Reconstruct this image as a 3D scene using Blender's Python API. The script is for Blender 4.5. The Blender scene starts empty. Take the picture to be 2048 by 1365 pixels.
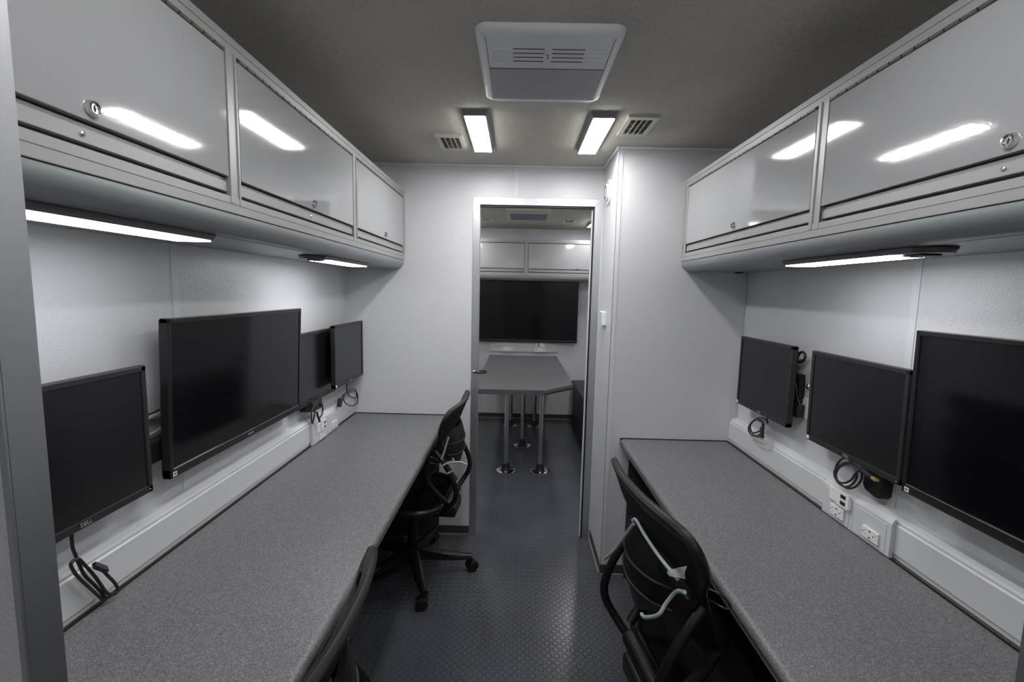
import bpy, bmesh, math, random
from mathutils import Vector, Matrix
PI = math.pi
random.seed(4)
scene = bpy.context.scene
COL = scene.collection

# ------------------------------------------------------------------ camera
F_PX, YAW, PITCH, ROLL, EYE = 920.78, -0.0107, 0.108, 0.0221, 1.4753
cy, sy, cp, sp, cr, sr = math.cos(YAW), math.sin(YAW), math.cos(PITCH), math.sin(PITCH), math.cos(ROLL), math.sin(ROLL)
fwd = Vector((sy * cp, cy * cp, -sp)); right = Vector((cy, -sy, 0)); up = right.cross(fwd)
r2 = cr * right + sr * up; u2 = -sr * right + cr * up
cam_data = bpy.data.cameras.new('camera'); cam = bpy.data.objects.new('camera', cam_data); COL.objects.link(cam)
cam_data.sensor_fit = 'HORIZONTAL'; cam_data.sensor_width = 36.0; cam_data.lens = F_PX / 2048 * 36.0
cam_data.clip_start = 0.02; cam_data.clip_end = 50
rot = Matrix((r2, u2, -fwd)).transposed().to_4x4()
cam.matrix_world = Matrix.Translation((0, 0, EYE)) @ rot
scene.camera = cam

# ------------------------------------------------------------------ world, exposure, light levels
w = bpy.data.worlds.new('world'); scene.world = w; w.use_nodes = True
w.node_tree.nodes['Background'].inputs[0].default_value = (0.5, 0.55, 0.6, 1)
w.node_tree.nodes['Background'].inputs[1].default_value = 0.02
scene.view_settings.view_transform = 'Standard'; scene.view_settings.look = 'None'
scene.view_settings.exposure = 0.0; scene.view_settings.gamma = 1.0; scene.view_settings.use_curve_mapping = False
CEIL_E, UNDER_E, FAR_E, REAR_E, NEAR_E = 58.0, 14.0, 48.0, 45.0, 34.0     # emission strength of the lamp diffusers; rear and near lamps are added

# ------------------------------------------------------------------ materials
def mat(name, color, rough=0.5, metal=0.0, spec=0.5, coat=0.0, emis=None):
    m = bpy.data.materials.new(name); m.use_nodes = True
    b = m.node_tree.nodes['Principled BSDF']
    c = color if isinstance(color, tuple) else (color, color, color)
    b.inputs['Base Color'].default_value = (*c, 1)
    b.inputs['Roughness'].default_value = rough; b.inputs['Metallic'].default_value = metal
    b.inputs['Specular IOR Level'].default_value = spec; b.inputs['Coat Weight'].default_value = coat
    if emis:
        b.inputs['Emission Color'].default_value = (*emis[0], 1); b.inputs['Emission Strength'].default_value = emis[1]
    return m
def nodes(m):
    nt = m.node_tree; return nt, nt.nodes, nt.links, nt.nodes['Principled BSDF']
def position(nt, scale=None):
    g = nt.nodes.new('ShaderNodeNewGeometry')
    if scale is None: return g.outputs['Position']
    v = nt.nodes.new('ShaderNodeVectorMath'); v.operation = 'MULTIPLY'
    v.inputs[1].default_value = scale; nt.links.new(g.outputs['Position'], v.inputs[0]); return v.outputs[0]
def noise(nt, vec, scale, detail=2, rough=0.5):
    n = nt.nodes.new('ShaderNodeTexNoise'); n.inputs['Scale'].default_value = scale
    n.inputs['Detail'].default_value = detail; n.inputs['Roughness'].default_value = rough
    nt.links.new(vec, n.inputs['Vector']); return n.outputs['Fac']
def ramp(nt, fac, stops):
    r = nt.nodes.new('ShaderNodeValToRGB'); e = r.color_ramp.elements
    while len(e) < len(stops): e.new(0.5)
    for el, (p, c) in zip(e, stops):
        el.position = p; c = c if isinstance(c, tuple) else (c, c, c); el.color = (*c, 1)
    nt.links.new(fac, r.inputs['Fac']); return r.outputs['Color']
def bump(nt, h, strength, dist):
    b = nt.nodes.new('ShaderNodeBump'); b.inputs['Strength'].default_value = strength; b.inputs['Distance'].default_value = dist
    nt.links.new(h, b.inputs['Height']); nt.links.new(b.outputs[0], nt.nodes['Principled BSDF'].inputs['Normal'])

def wall_material():
    m = mat('pebbled_wall_panel', (0.625, 0.632, 0.655), 0.34, 0, 0.45)
    nt, N, L, B = nodes(m); p = position(nt)
    v = N.new('ShaderNodeTexVoronoi'); v.feature = 'SMOOTH_F1'; v.inputs['Scale'].default_value = 250; L.new(p, v.inputs['Vector'])
    n = noise(nt, p, 60, 3)
    a = N.new('ShaderNodeMath'); a.operation = 'ADD'; L.new(v.outputs['Distance'], a.inputs[0]); L.new(n, a.inputs[1])
    bump(nt, a.outputs[0], 0.42, 0.0016)
    return m
M_WALL = wall_material()
M_SMOOTH = mat('smooth_white_trim', (0.66, 0.68, 0.70), 0.35)

def ceiling_material():
    m = mat('woven_carpet_ceiling', (0.2, 0.19, 0.16), 0.95, 0, 0.1)
    nt, N, L, B = nodes(m)
    a = noise(nt, position(nt, (420, 90, 200)), 1.0, 2); b_ = noise(nt, position(nt, (60, 520, 200)), 1.0, 2); c = noise(nt, position(nt), 2.5, 5)
    s = N.new('ShaderNodeMath'); s.operation = 'ADD'; L.new(a, s.inputs[0]); L.new(b_, s.inputs[1])
    s2 = N.new('ShaderNodeMath'); s2.operation = 'MULTIPLY_ADD'; L.new(c, s2.inputs[0]); s2.inputs[1].default_value = 0.5; L.new(s.outputs[0], s2.inputs[2])
    s3 = N.new('ShaderNodeMath'); s3.operation = 'MULTIPLY'; L.new(s2.outputs[0], s3.inputs[0]); s3.inputs[1].default_value = 0.8
    col = ramp(nt, s3.outputs[0], [(0.70, (0.32, 0.305, 0.265)), (1.0, (0.56, 0.54, 0.485))])
    L.new(col, B.inputs['Base Color']); bump(nt, s.outputs[0], 0.35, 0.002)
    return m
M_CEIL = ceiling_material()

def counter_material():
    m = mat('speckled_grey_laminate', 0.1, 0.42, 0, 0.4)
    nt, N, L, B = nodes(m); p = position(nt)
    n = noise(nt, p, 620, 2, 0.7); n2 = noise(nt, p, 260, 1)
    a = N.new('ShaderNodeMath'); a.operation = 'MULTIPLY_ADD'; L.new(n, a.inputs[0]); a.inputs[1].default_value = 0.75; 
    k = N.new('ShaderNodeMath'); k.operation = 'MULTIPLY'; L.new(n2, k.inputs[0]); k.inputs[1].default_value = 0.25
    L.new(k.outputs[0], a.inputs[2])
    col = ramp(nt, a.outputs[0], [(0.34, (0.045, 0.046, 0.050)), (0.50, (0.132, 0.133, 0.139)), (0.66, (0.33, 0.33, 0.34))])
    L.new(col, B.inputs['Base Color']); return m
M_COUNTER = counter_material()

def floor_material():
    m = mat('coin_rubber_floor', (0.030, 0.037, 0.052), 0.25, 0, 0.6)
    nt, N, L, B = nodes(m); P = 0.0340
    g = N.new('ShaderNodeNewGeometry')
    o = N.new('ShaderNodeVectorMath'); o.operation = 'SUBTRACT'; o.inputs[1].default_value = (0.226 - P / 2, 1.797 - P / 2, 0); L.new(g.outputs['Position'], o.inputs[0])
    sc = N.new('ShaderNodeVectorMath'); sc.operation = 'SCALE'; sc.inputs['Scale'].default_value = 1 / P; L.new(o.outputs[0], sc.inputs[0])
    fr = N.new('ShaderNodeVectorMath'); fr.operation = 'FRACTION'; L.new(sc.outputs[0], fr.inputs[0])
    ce = N.new('ShaderNodeVectorMath'); ce.operation = 'SUBTRACT'; ce.inputs[1].default_value = (0.5, 0.5, 0); L.new(fr.outputs[0], ce.inputs[0])
    fl = N.new('ShaderNodeVectorMath'); fl.operation = 'MULTIPLY'; fl.inputs[1].default_value = (1, 1, 0); L.new(ce.outputs[0], fl.inputs[0])
    ln = N.new('ShaderNodeVectorMath'); ln.operation = 'LENGTH'; L.new(fl.outputs[0], ln.inputs[0])
    mr = N.new('ShaderNodeMapRange'); mr.interpolation_type = 'SMOOTHSTEP'
    mr.inputs['From Min'].default_value = 0.33; mr.inputs['From Max'].default_value = 0.41; mr.inputs['To Min'].default_value = 1; mr.inputs['To Max'].default_value = 0
    L.new(ln.outputs['Value'], mr.inputs['Value'])
    n = noise(nt, g.outputs['Position'], 3.0, 4)
    col = ramp(nt, n, [(0.3, (0.060, 0.064, 0.075)), (0.7, (0.079, 0.084, 0.097))]); L.new(col, B.inputs['Base Color'])
    bump(nt, mr.outputs[0], 1.0, 0.0040)
    return m
M_FLOOR = floor_material()

def brushed(name, color, rough):
    m = mat(name, color, rough, 1.0)
    nt, N, L, B = nodes(m)
    n = noise(nt, position(nt, (900, 900, 6)), 1.0, 2)
    r = ramp(nt, n, [(0.3, rough - 0.02), (0.7, rough + 0.03)]); L.new(r, B.inputs['Roughness'])
    return m
M_ALU = brushed('brushed_aluminium_trim', (0.50, 0.51, 0.53), 0.45)
M_CABFRAME = mat('satin_grey_extrusion', (0.35, 0.35, 0.345), 0.42, 0.25)
M_BELLY = mat('satin_grey_curved_sheet', (0.29, 0.315, 0.325), 0.38, 0.45)
def door_material():
    m = mat('gloss_white_door', (0.35, 0.355, 0.36), 0.07, 0, 0.5)
    nt, N, L, B = nodes(m); bump(nt, noise(nt, position(nt), 170, 2), 0.018, 0.002); return m
M_DOOR = door_material()
M_HINGE = mat('dark_steel_hinge', (0.20, 0.20, 0.165), 0.4, 0.7)
M_CHROME = mat('chrome', (0.75, 0.75, 0.75), 0.12, 1.0)
M_SEAM = mat('dark_seam', 0.03, 0.7)
M_INNER = mat('shadow_gap_inside', (0.10, 0.11, 0.11), 0.6)
M_PVC = mat('white_raceway_plastic', (0.60, 0.61, 0.62), 0.38)
M_OUTLET = mat('bright_white_plastic', (0.80, 0.80, 0.80), 0.3)
M_BLACK = mat('black_slots', 0.012, 0.5)
M_BEZEL = mat('matte_black_bezel', (0.016, 0.016, 0.018), 0.42)
M_TVBEZEL = mat('gloss_black_bezel', (0.010, 0.010, 0.011), 0.18)
M_SCREEN = mat('matte_screen', (0.006, 0.0065, 0.007), 0.22, 0, 0.5)
M_TVSCREEN = mat('glossy_screen', (0.004, 0.004, 0.005), 0.10, 0, 0.35)
M_LOGO = mat('silver_lettering', (0.35, 0.35, 0.36), 0.4, 0.3)
M_STICKER = mat('white_sticker', (0.75, 0.75, 0.75), 0.6)
M_CABLE = mat('black_cable', (0.015, 0.015, 0.017), 0.38)
M_GREYCABLE = mat('grey_cable', (0.42, 0.42, 0.42), 0.5)
M_GOLD = mat('gold_plug', (0.75, 0.58, 0.22), 0.3, 0.9)
M_BASEB = mat('dark_vinyl_baseboard', (0.045, 0.044, 0.045), 0.5)
M_COVE = mat('beige_cove_strip', (0.20, 0.19, 0.175), 0.5)
M_TABLE = mat('grey_table_laminate', (0.13, 0.13, 0.135), 0.45)
M_TABEDGE = mat('grey_table_edge', (0.07, 0.07, 0.072), 0.5)
M_POLE = mat('satin_aluminium_pole', (0.55, 0.55, 0.56), 0.25, 1.0)
M_VINYL = mat('black_vinyl_cushion', (0.018, 0.018, 0.020), 0.45)
M_BENCH = mat('dark_bench_panel', (0.035, 0.038, 0.045), 0.55)
M_CHAIR = mat('black_chair_plastic', (0.0075, 0.0075, 0.008), 0.40, 0, 0.4)
M_RUBBER = mat('black_rubber', (0.006, 0.006, 0.006), 0.55)
M_CORD = mat('pale_grey_cord', (0.36, 0.42, 0.43), 0.5)
M_PAPER = mat('paper_tag', (0.45, 0.45, 0.42), 0.7)
M_AC = mat('white_air_conditioner_plastic', (0.82, 0.83, 0.845), 0.4)
M_ACGREY = mat('grey_filter_panel', (0.17, 0.19, 0.22), 0.5)
M_VENT = mat('offwhite_vent_plastic', (0.55, 0.54, 0.47), 0.45)
M_VENTIN = mat('vent_duct_shade', (0.16, 0.14, 0.09), 0.8)
M_HOUS = mat('grey_lamp_housing', (0.22, 0.22, 0.23), 0.35, 0.6)
M_HOUSDARK = mat('dark_lamp_housing', (0.09, 0.09, 0.095), 0.4, 0.3)
M_WHITEPL = mat('white_plastic', (0.72, 0.73, 0.73), 0.35)
def lamp(name, col, s): return mat(name, 0.8, 0.5, emis=(col, s))
M_LCEIL = lamp('lit_ceiling_diffuser', (1.0, 0.99, 0.995), CEIL_E)
M_LUNDER = lamp('lit_undercabinet_lens', (0.98, 0.985, 1.0), UNDER_E)
M_LFAR = lamp('lit_far_diffuser', (1.0, 0.99, 0.995), FAR_E)
M_LSPOT = lamp('bright_undercabinet_lens', (0.98, 0.99, 1.0), UNDER_E * 1.35)
M_LNEAR_ADDED = lamp('added_near_diffuser', (1.0, 0.99, 0.995), NEAR_E)
M_LREAR_ADDED = lamp('added_rear_diffuser', (1.0, 0.99, 0.995), REAR_E)

def mesh_fabric():
    m = mat('black_woven_mesh', (0.010, 0.010, 0.0105), 0.7, 0, 0.25)
    nt, N, L, B = nodes(m)
    v = N.new('ShaderNodeTexVoronoi'); v.inputs['Scale'].default_value = 260; L.new(position(nt), v.inputs['Vector'])
    bump(nt, v.outputs['Distance'], 0.4, 0.001); return m
M_MESH = mesh_fabric()
M_SEAT = mat('black_seat_fabric', (0.004, 0.004, 0.004), 0.9, 0, 0.1)
def perforated():
    m = mat('perforated_grille', (0.47, 0.485, 0.52), 0.4)
    nt, N, L, B = nodes(m)
    P = 0.0066
    p = position(nt, (1 / P, 1 / (P * 1.732), 0))
    def dots(off):
        a = N.new('ShaderNodeVectorMath'); a.operation = 'ADD'; a.inputs[1].default_value = (off, off, 0); L.new(p, a.inputs[0])
        f = N.new('ShaderNodeVectorMath'); f.operation = 'FRACTION'; L.new(a.outputs[0], f.inputs[0])
        s = N.new('ShaderNodeVectorMath'); s.operation = 'SUBTRACT'; s.inputs[1].default_value = (0.5, 0.5, 0); L.new(f.outputs[0], s.inputs[0])
        k = N.new('ShaderNodeVectorMath'); k.operation = 'MULTIPLY'; k.inputs[1].default_value = (1, 1.732, 0); L.new(s.outputs[0], k.inputs[0])
        l = N.new('ShaderNodeVectorMath'); l.operation = 'LENGTH'; L.new(k.outputs[0], l.inputs[0]); return l.outputs['Value']
    mn = N.new('ShaderNodeMath'); mn.operation = 'MINIMUM'; L.new(dots(0.0), mn.inputs[0]); L.new(dots(0.5), mn.inputs[1])
    col = ramp(nt, mn.outputs[0], [(0.29, (0.03, 0.03, 0.032)), (0.36, (0.70, 0.71, 0.73))]); L.new(col, B.inputs['Base Color'])
    return m
M_PERF = perforated()

# ------------------------------------------------------------------ mesh helpers
def link_mesh(name, bm, m, parent=None, smooth=None, mats=None):
    bmesh.ops.remove_doubles(bm, verts=bm.verts, dist=1e-6)
    bmesh.ops.recalc_face_normals(bm, faces=bm.faces)
    if smooth is not None:
        for f in bm.faces: f.smooth = True
        for e in bm.edges:
            if len(e.link_faces) == 2 and e.calc_face_angle(0) > math.radians(smooth): e.smooth = False
            elif len(e.link_faces) != 2: e.smooth = False
        for f in bm.faces:                             # large flat faces beside narrow bevels keep their own normal
            nb = [g.calc_area() for e in f.edges if len(e.link_faces) == 2 and e.calc_face_angle(0) > 0.21 for g in e.link_faces if g is not f]
            if nb and f.calc_area() > 6 * min(nb): f.smooth = False
    me = bpy.data.meshes.new(name); bm.to_mesh(me); bm.free()
    for mm in (mats or [m]): me.materials.append(mm)
    o = bpy.data.objects.new(name, me); COL.objects.link(o)
    if parent is not None: o.parent = parent
    return o
def box(bm, x0, x1, y0, y1, z0, z1, bev=0.0, seg=2, mi=0):
    x0, x1 = sorted((x0, x1)); y0, y1 = sorted((y0, y1)); z0, z1 = sorted((z0, z1))
    b = bmesh.new(); bmesh.ops.create_cube(b, size=1)
    bmesh.ops.scale(b, vec=(x1 - x0, y1 - y0, z1 - z0), verts=b.verts)
    bmesh.ops.translate(b, vec=((x0 + x1) / 2, (y0 + y1) / 2, (z0 + z1) / 2), verts=b.verts)
    if bev > 0: bmesh.ops.bevel(b, geom=b.edges[:], offset=bev, segments=seg, profile=0.5, affect='EDGES')
    for f in b.faces: f.material_index = mi
    merge(bm, b)
def merge(bm, b, mtx=None):
    if mtx is not None: b.transform(mtx)
    me = bpy.data.meshes.new('tmp'); b.to_mesh(me); b.free(); bm.from_mesh(me); bpy.data.meshes.remove(me)
def prism(bm, pts, axis, a, b_, bev=0.0, mi=0):
    """closed outline pts (p, q) extruded along axis from a to b_; for 'x' (p,q)=(y,z), 'y' (x,z), 'z' (x,y)"""
    q = bmesh.new()
    def co(p, t): return {'x': (t, p[0], p[1]), 'y': (p[0], t, p[1]), 'z': (p[0], p[1], t)}[axis]
    v0 = [q.verts.new(co(p, a)) for p in pts]; v1 = [q.verts.new(co(p, b_)) for p in pts]
    q.faces.new(v0); q.faces.new(list(reversed(v1)))
    n = len(pts)
    for i in range(n): q.faces.new((v0[i], v0[(i + 1) % n], v1[(i + 1) % n], v1[i]))
    bmesh.ops.recalc_face_normals(q, faces=q.faces)
    if bev > 0: bmesh.ops.bevel(q, geom=q.edges[:], offset=bev, segments=2, profile=0.5, affect='EDGES')
    for f in q.faces: f.material_index = mi
    merge(bm, q)
def rrect(w, h, r, n=5, cx=0, cy=0):
    out = []
    for k, (sx, sy_) in enumerate(((1, 1), (-1, 1), (-1, -1), (1, -1))):
        for i in range(n + 1):
            t = (k + i / n) * PI / 2
            out.append((cx + sx * (w / 2 - r) + r * math.cos(t), cy + sy_ * (h / 2 - r) + r * math.sin(t)))
    return out
def catmull(pts, n=6, closed=False):
    P = [Vector(p) for p in pts]; out = []; m = len(P)
    rng = range(m) if closed else range(m - 1)
    for i in rng:
        p1, p2 = P[i], P[(i + 1) % m]
        p0 = P[(i - 1) % m] if (closed or i > 0) else p1 * 2 - p2
        p3 = P[(i + 2) % m] if (closed or i + 2 < m) else p2 * 2 - p1
        for k in range(n):
            t = k / n
            out.append(0.5 * ((2 * p1) + (-p0 + p2) * t + (2 * p0 - 5 * p1 + 4 * p2 - p3) * t * t + (-p0 + 3 * p1 - 3 * p2 + p3) * t ** 3))
    if not closed: out.append(P[-1])
    return out
def tube(bm, pts, r, sides=10, closed=False, rfun=None, squash=None):
    """swept round section; squash=(vector, factor) flattens the section along that direction"""
    P = [Vector(p) for p in pts]; n = len(P); rings = []
    q = bmesh.new(); nrm = None
    for i in range(n):
        a = P[(i - 1) % n] if (closed or i > 0) else P[i]; c = P[(i + 1) % n] if (closed or i < n - 1) else P[i]
        t = (c - a).normalized()
        if nrm is None:
            nrm = t.orthogonal().normalized()
        nrm = (nrm - t * nrm.dot(t)).normalized(); bn = t.cross(nrm)
        rr = rfun(i / (n - 1)) if rfun else r
        ring = []
        for k in range(sides):
            an = 2 * PI * k / sides; d = (nrm * math.cos(an) + bn * math.sin(an)) * rr
            if squash: d = d - squash[0] * d.dot(squash[0]) * (1 - squash[1])
            ring.append(q.verts.new(P[i] + d))
        rings.append(ring)
    m = n if closed else n - 1
    if closed:                                    # best alignment of the last ring to the first
        best = min(range(sides), key=lambda s: sum((rings[-1][k].co - rings[0][(k + s) % sides].co).length for k in range(sides)))
    for i in range(m):
        A = rings[i]; B = rings[(i + 1) % n]; s = best if (closed and i == n - 1) else 0
        for k in range(sides): q.faces.new((A[k], A[(k + 1) % sides], B[(k + 1 + s) % sides], B[(k + s) % sides]))
    if not closed: q.faces.new(rings[0]); q.faces.new(list(reversed(rings[-1])))
    merge(bm, q)
def lathe(bm, prof, mtx=None, n=24, mi=0):
    """prof = [(r, z)] spun about z"""
    q = bmesh.new(); rings = []
    for r, z in prof:
        if r < 1e-6: rings.append([q.verts.new((0, 0, z))])
        else: rings.append([q.verts.new((r * math.cos(2 * PI * k / n), r * math.sin(2 * PI * k / n), z)) for k in range(n)])
    for A, B in zip(rings, rings[1:]):
        for k in range(n):
            a = A[k % len(A)]; b = A[(k + 1) % len(A)]; c = B[(k + 1) % len(B)]; d = B[k % len(B)]
            f = [a, b, c, d]; f = [v for i, v in enumerate(f) if v not in f[:i]]
            if len(f) > 2: q.faces.new(f)
    if len(rings[0]) > 1: q.faces.new(rings[0])
    if len(rings[-1]) > 1: q.faces.new(list(reversed(rings[-1])))
    for f in q.faces: f.material_index = mi
    bmesh.ops.recalc_face_normals(q, faces=q.faces)
    merge(bm, q, mtx)
def mesh_box(name, m, parent, *a, **k):
    bm = bmesh.new(); box(bm, *a, **k); return link_mesh(name, bm, m, parent, 40)
def empty(name, loc=(0, 0, 0), rz=0.0):
    o = bpy.data.objects.new(name, None); COL.objects.link(o); o.location = loc; o.rotation_euler = (0, 0, rz)
    o.empty_display_size = 0.05; return o
def tag(o, label, cat, group=None, kind=None):
    o['label'] = label; o['category'] = cat
    if group: o['group'] = group
    if kind: o['kind'] = kind
    return o
def structure(o, label=None):
    o['kind'] = 'structure'
    if label: o['label'] = label
    return o
def struct_box(name, m, *a, **k): return structure(mesh_box(name, m, None, *a, **k))
def copy_tree(o, parent=None):
    c = o.copy(); COL.objects.link(c)
    if parent is not None: c.parent = parent
    for ch in list(o.children): copy_tree(ch, c)
    return c
def text_part(name, body, size, m, parent, loc, width=None):
    cu = bpy.data.curves.new(name, 'FONT'); cu.body = body; cu.size = size; cu.align_x = 'CENTER'; cu.align_y = 'CENTER'; cu.extrude = 0.0002; cu.offset = size * 0.02
    t = bpy.data.objects.new('t', cu); COL.objects.link(t); bpy.context.view_layer.update()
    me = bpy.data.meshes.new_from_object(t.evaluated_get(bpy.context.evaluated_depsgraph_get()))
    bpy.data.objects.remove(t); bpy.data.curves.remove(cu)
    me.transform(Matrix.Rotation(PI / 2, 4, 'X'))
    if width:
        xs = [v.co.x for v in me.vertices]; k = width / (max(xs) - min(xs)); me.transform(Matrix.Diagonal((k, 1, 1, 1)))
    me.name = name; me.materials.clear(); me.materials.append(m)
    o = bpy.data.objects.new(name, me); COL.objects.link(o); o.parent = parent; o.location = loc; return o

# ------------------------------------------------------------------ dimensions of the trailer (metres)
XL, XR = -0.985, 1.120          # side walls
YN0, YN1 = 0.400, 0.432         # near partition
YP0, YP1 = 2.645, 2.700         # far partition with the doorway
YE = 5.25                       # end wall of the far room
YR = -1.35                      # rear wall behind the camera
CEIL = 2.17
PX, PY = 0.4666, 2.285          # corner of the boxed-out closet at right
HC = 0.74                       # worktop height
T = 0.05

# ------------------------------------------------------------------ setting
struct_box('floor', M_FLOOR, XL - T, XR + T, YR - T, YE + T, -0.05, 0)
struct_box('ceiling', M_CEIL, XL - T, XR + T, YR - T, YE + T, CEIL, CEIL + 0.05)
struct_box('wall_left', M_WALL, XL - T, XL, YR, YE, 0, CEIL)
struct_box('wall_right', M_WALL, XR, XR + T, YR, YE, 0, CEIL)
struct_box('wall_end', M_WALL, XL - T, XR + T, YE, YE + T, 0, CEIL)
struct_box('wall_rear', M_WALL, XL - T, XR + T, YR - T, YR, 0, CEIL)
bm = bmesh.new()                                     # far partition, doorway x -0.223..0.419
box(bm, XL, -0.226, YP0, YP1, 0, CEIL); box(bm, 0.4225, XR, YP0, YP1, 0, CEIL); box(bm, -0.226, 0.4225, YP0, YP1, 1.957, CEIL)
structure(link_mesh('wall_far', bm, M_WALL))
bm = bmesh.new()                                     # near partition round the camera's doorway
box(bm, XL, -0.4632, YN0, YN1, 0, CEIL); box(bm, 0.5155, XR, YN0, YN1, 0, CEIL); box(bm, -0.4632, 0.5155, YN0, YN1, 2.0, CEIL)
structure(link_mesh('wall_near', bm, M_WALL))
structure(mesh_box('wall_closet', M_WALL, None, PX, XR, PY, YP0, 0, CEIL, bev=0.004))

def baseboard(name, x0, x1, y0, y1, nx, ny):
    """low dark vinyl base with a pale toe; nx, ny = direction it faces"""
    bm = bmesh.new(); d = 0.004; t = 0.012
    if nx: box(bm, x0, x0 + nx * d, y0, y1, 0.010, 0.058); box(bm, x0, x0 + nx * t, y0, y1, 0, 0.011, mi=1)
    else: box(bm, x0, x1, y0, y0 + ny * d, 0.010, 0.058); box(bm, x0, x1, y0, y0 + ny * t, 0, 0.011, mi=1)
    structure(link_mesh(name, bm, None, mats=[M_BASEB, M_COVE]))
baseboard('baseboard_far', XL, -0.264, YP0, YP0, 0, -1)
baseboard('baseboard_closet_side', PX, PX, PY, YP0 - 0.012, -1, 0)
baseboard('baseboard_closet_front', PX, XR, PY, PY, 0, -1)
baseboard('baseboard_left', XL, XL, YN1, YP0, 1, 0)
baseboard('baseboard_right', XR, XR, YN1, PY, -1, 0)
baseboard('baseboard_end', XL, 0.66, YE, YE, 0, -1)

# thin divider strips, corner angles and ceiling coves
ti = [0]
def trim(m, *a, **k):
    ti[0] += 1; return struct_box('trim_%d' % ti[0], m, *a, **k)
for y in (1.317, 2.512): trim(M_SMOOTH, XL, XL + 0.0022, y - 0.012, y + 0.012, 0.86, 1.60, bev=0.0008)
trim(M_SMOOTH, XR - 0.0022, XR, 1.305, 1.329, 0.86, 1.60, bev=0.0008)
trim(M_SMOOTH, -0.034, -0.010, YP0 - 0.002, YP0, 1.995, CEIL - 0.012, bev=0.0008)
bm = bmesh.new(); box(bm, PX - 0.002, PX + 0.020, PY - 0.002, PY, 0.058, CEIL - 0.012); box(bm, PX - 0.002, PX, PY - 0.002, PY + 0.020, 0.058, CEIL - 0.012)
ti[0] += 1; structure(link_mesh('trim_%d' % ti[0], bm, M_SMOOTH))
def cove(x0, x1, y0, y1): trim(M_SMOOTH, x0, x1, y0, y1, CEIL - 0.013, CEIL, bev=0.003)
cove(XL, PX, YP0 - 0.013, YP0); cove(PX - 0.013, PX, PY - 0.013, YP0 - 0.013); cove(PX, XR, PY - 0.013, PY)
cove(XL, XL + 0.013, YN1, YP0 - 0.013); cove(XR - 0.013, XR, YN1, PY - 0.013)

def door_frame(name, xa, xb, zt, y, wid, depth, back):
    """mitred aluminium casing on the face at y (facing -y) with a lining through the wall"""
    bm = bmesh.new(); t = 0.0035
    def pl(pts):
        prism(bm, pts, 'y', y - t, y, bev=0.0008)
    pl([(xa - wid, 0.0), (xa, 0.0), (xa, zt), (xa - wid, zt + wid)])
    pl([(xb, 0.0), (xb + wid, 0.0), (xb + wid, zt + wid), (xb, zt)])
    pl([(xa, zt), (xb, zt), (xb + wid, zt + wid), (xa - wid, zt + wid)])
    o = structure(link_mesh(name, bm, M_ALU, None, 30))
    bm = bmesh.new()
    box(bm, xa - 0.003, xa, y, y + depth, 0, zt); box(bm, xb, xb + 0.003, y, y + depth, 0, zt); box(bm, xa, xb, y, y + depth, zt, zt + 0.003)
    link_mesh('lining', bm, M_ALU, o)
    sc = []
    if not back: return o
    for x in (xa - wid / 2, xb + wid / 2):
        for z in (0.06, 0.35, 0.75, 1.15, 1.55, zt + 0.012 - 0.03): sc.append((x, z))
    for x in (xa + 0.03, (xa + xb) / 2, xb - 0.03): sc.append((x, zt + wid / 2))
    for x, z in sc:
        bm = bmesh.new(); lathe(bm, [(0.0032, 0), (0.003, 0.0012), (0.0014, 0.0018), (0, 0.0018)], Matrix.Translation((x, y - t, z)) @ Matrix.Rotation(PI / 2, 4, 'X'), 10)
        link_mesh('screw', bm, M_CHROME, o, 40)
    return o
fr = door_frame('door_1_frame', -0.223, 0.419, 1.954, YP0, 0.040, YP1 - YP0 + 0.002, True)
bm = bmesh.new()                                      # sliding-door pocket edge and rubber inside the right jamb
box(bm, 0.405, 0.419, YP0 + 0.022, YP0 + 0.034, 0, 1.954); 
link_mesh('door_edge', bm, M_SMOOTH, fr)
bm = bmesh.new(); box(bm, 0.4115, 0.419, YP0 + 0.002, YP0 + 0.014, 0, 1.954); box(bm, -0.223, 0.419, YP0 + 0.004, YP0 + 0.03, 1.944, 1.954); link_mesh('rubber_seal', bm, M_RUBBER, fr)
fr2 = door_frame('door_2_frame', -0.4597, 0.5120, 1.985, YN0, 0.006, YN1 - YN0 + 0.001, False)

# door hold-back strap on the far frame
s = empty('door_strap', (-0.247, YP0 - 0.004, 1.004))
bm = bmesh.new(); lathe(bm, [(0.009, 0), (0.009, 0.002), (0.006, 0.005), (0, 0.006)], Matrix.Rotation(PI / 2, 4, 'X'), 20); link_mesh('screw', bm, M_CHROME, s, 40)
bm = bmesh.new(); L_ = catmull([(-0.006, 0.002, 0), (0.008, -0.008, -0.003), (0.035, -0.018, -0.004), (0.066, -0.012, -0.002), (0.074, 0.004, 0.002), (0.060, 0.016, 0.003), (0.032, 0.012, 0.002)], 6)
tube(bm, L_, 0.005, 8, squash=(Vector((0, 1, 0)), 0.4)); link_mesh('loop', bm, M_RUBBER, s, 60)
tag(s, 'black rubber strap screwed to the left side of the silver doorway frame', 'strap')

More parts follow.
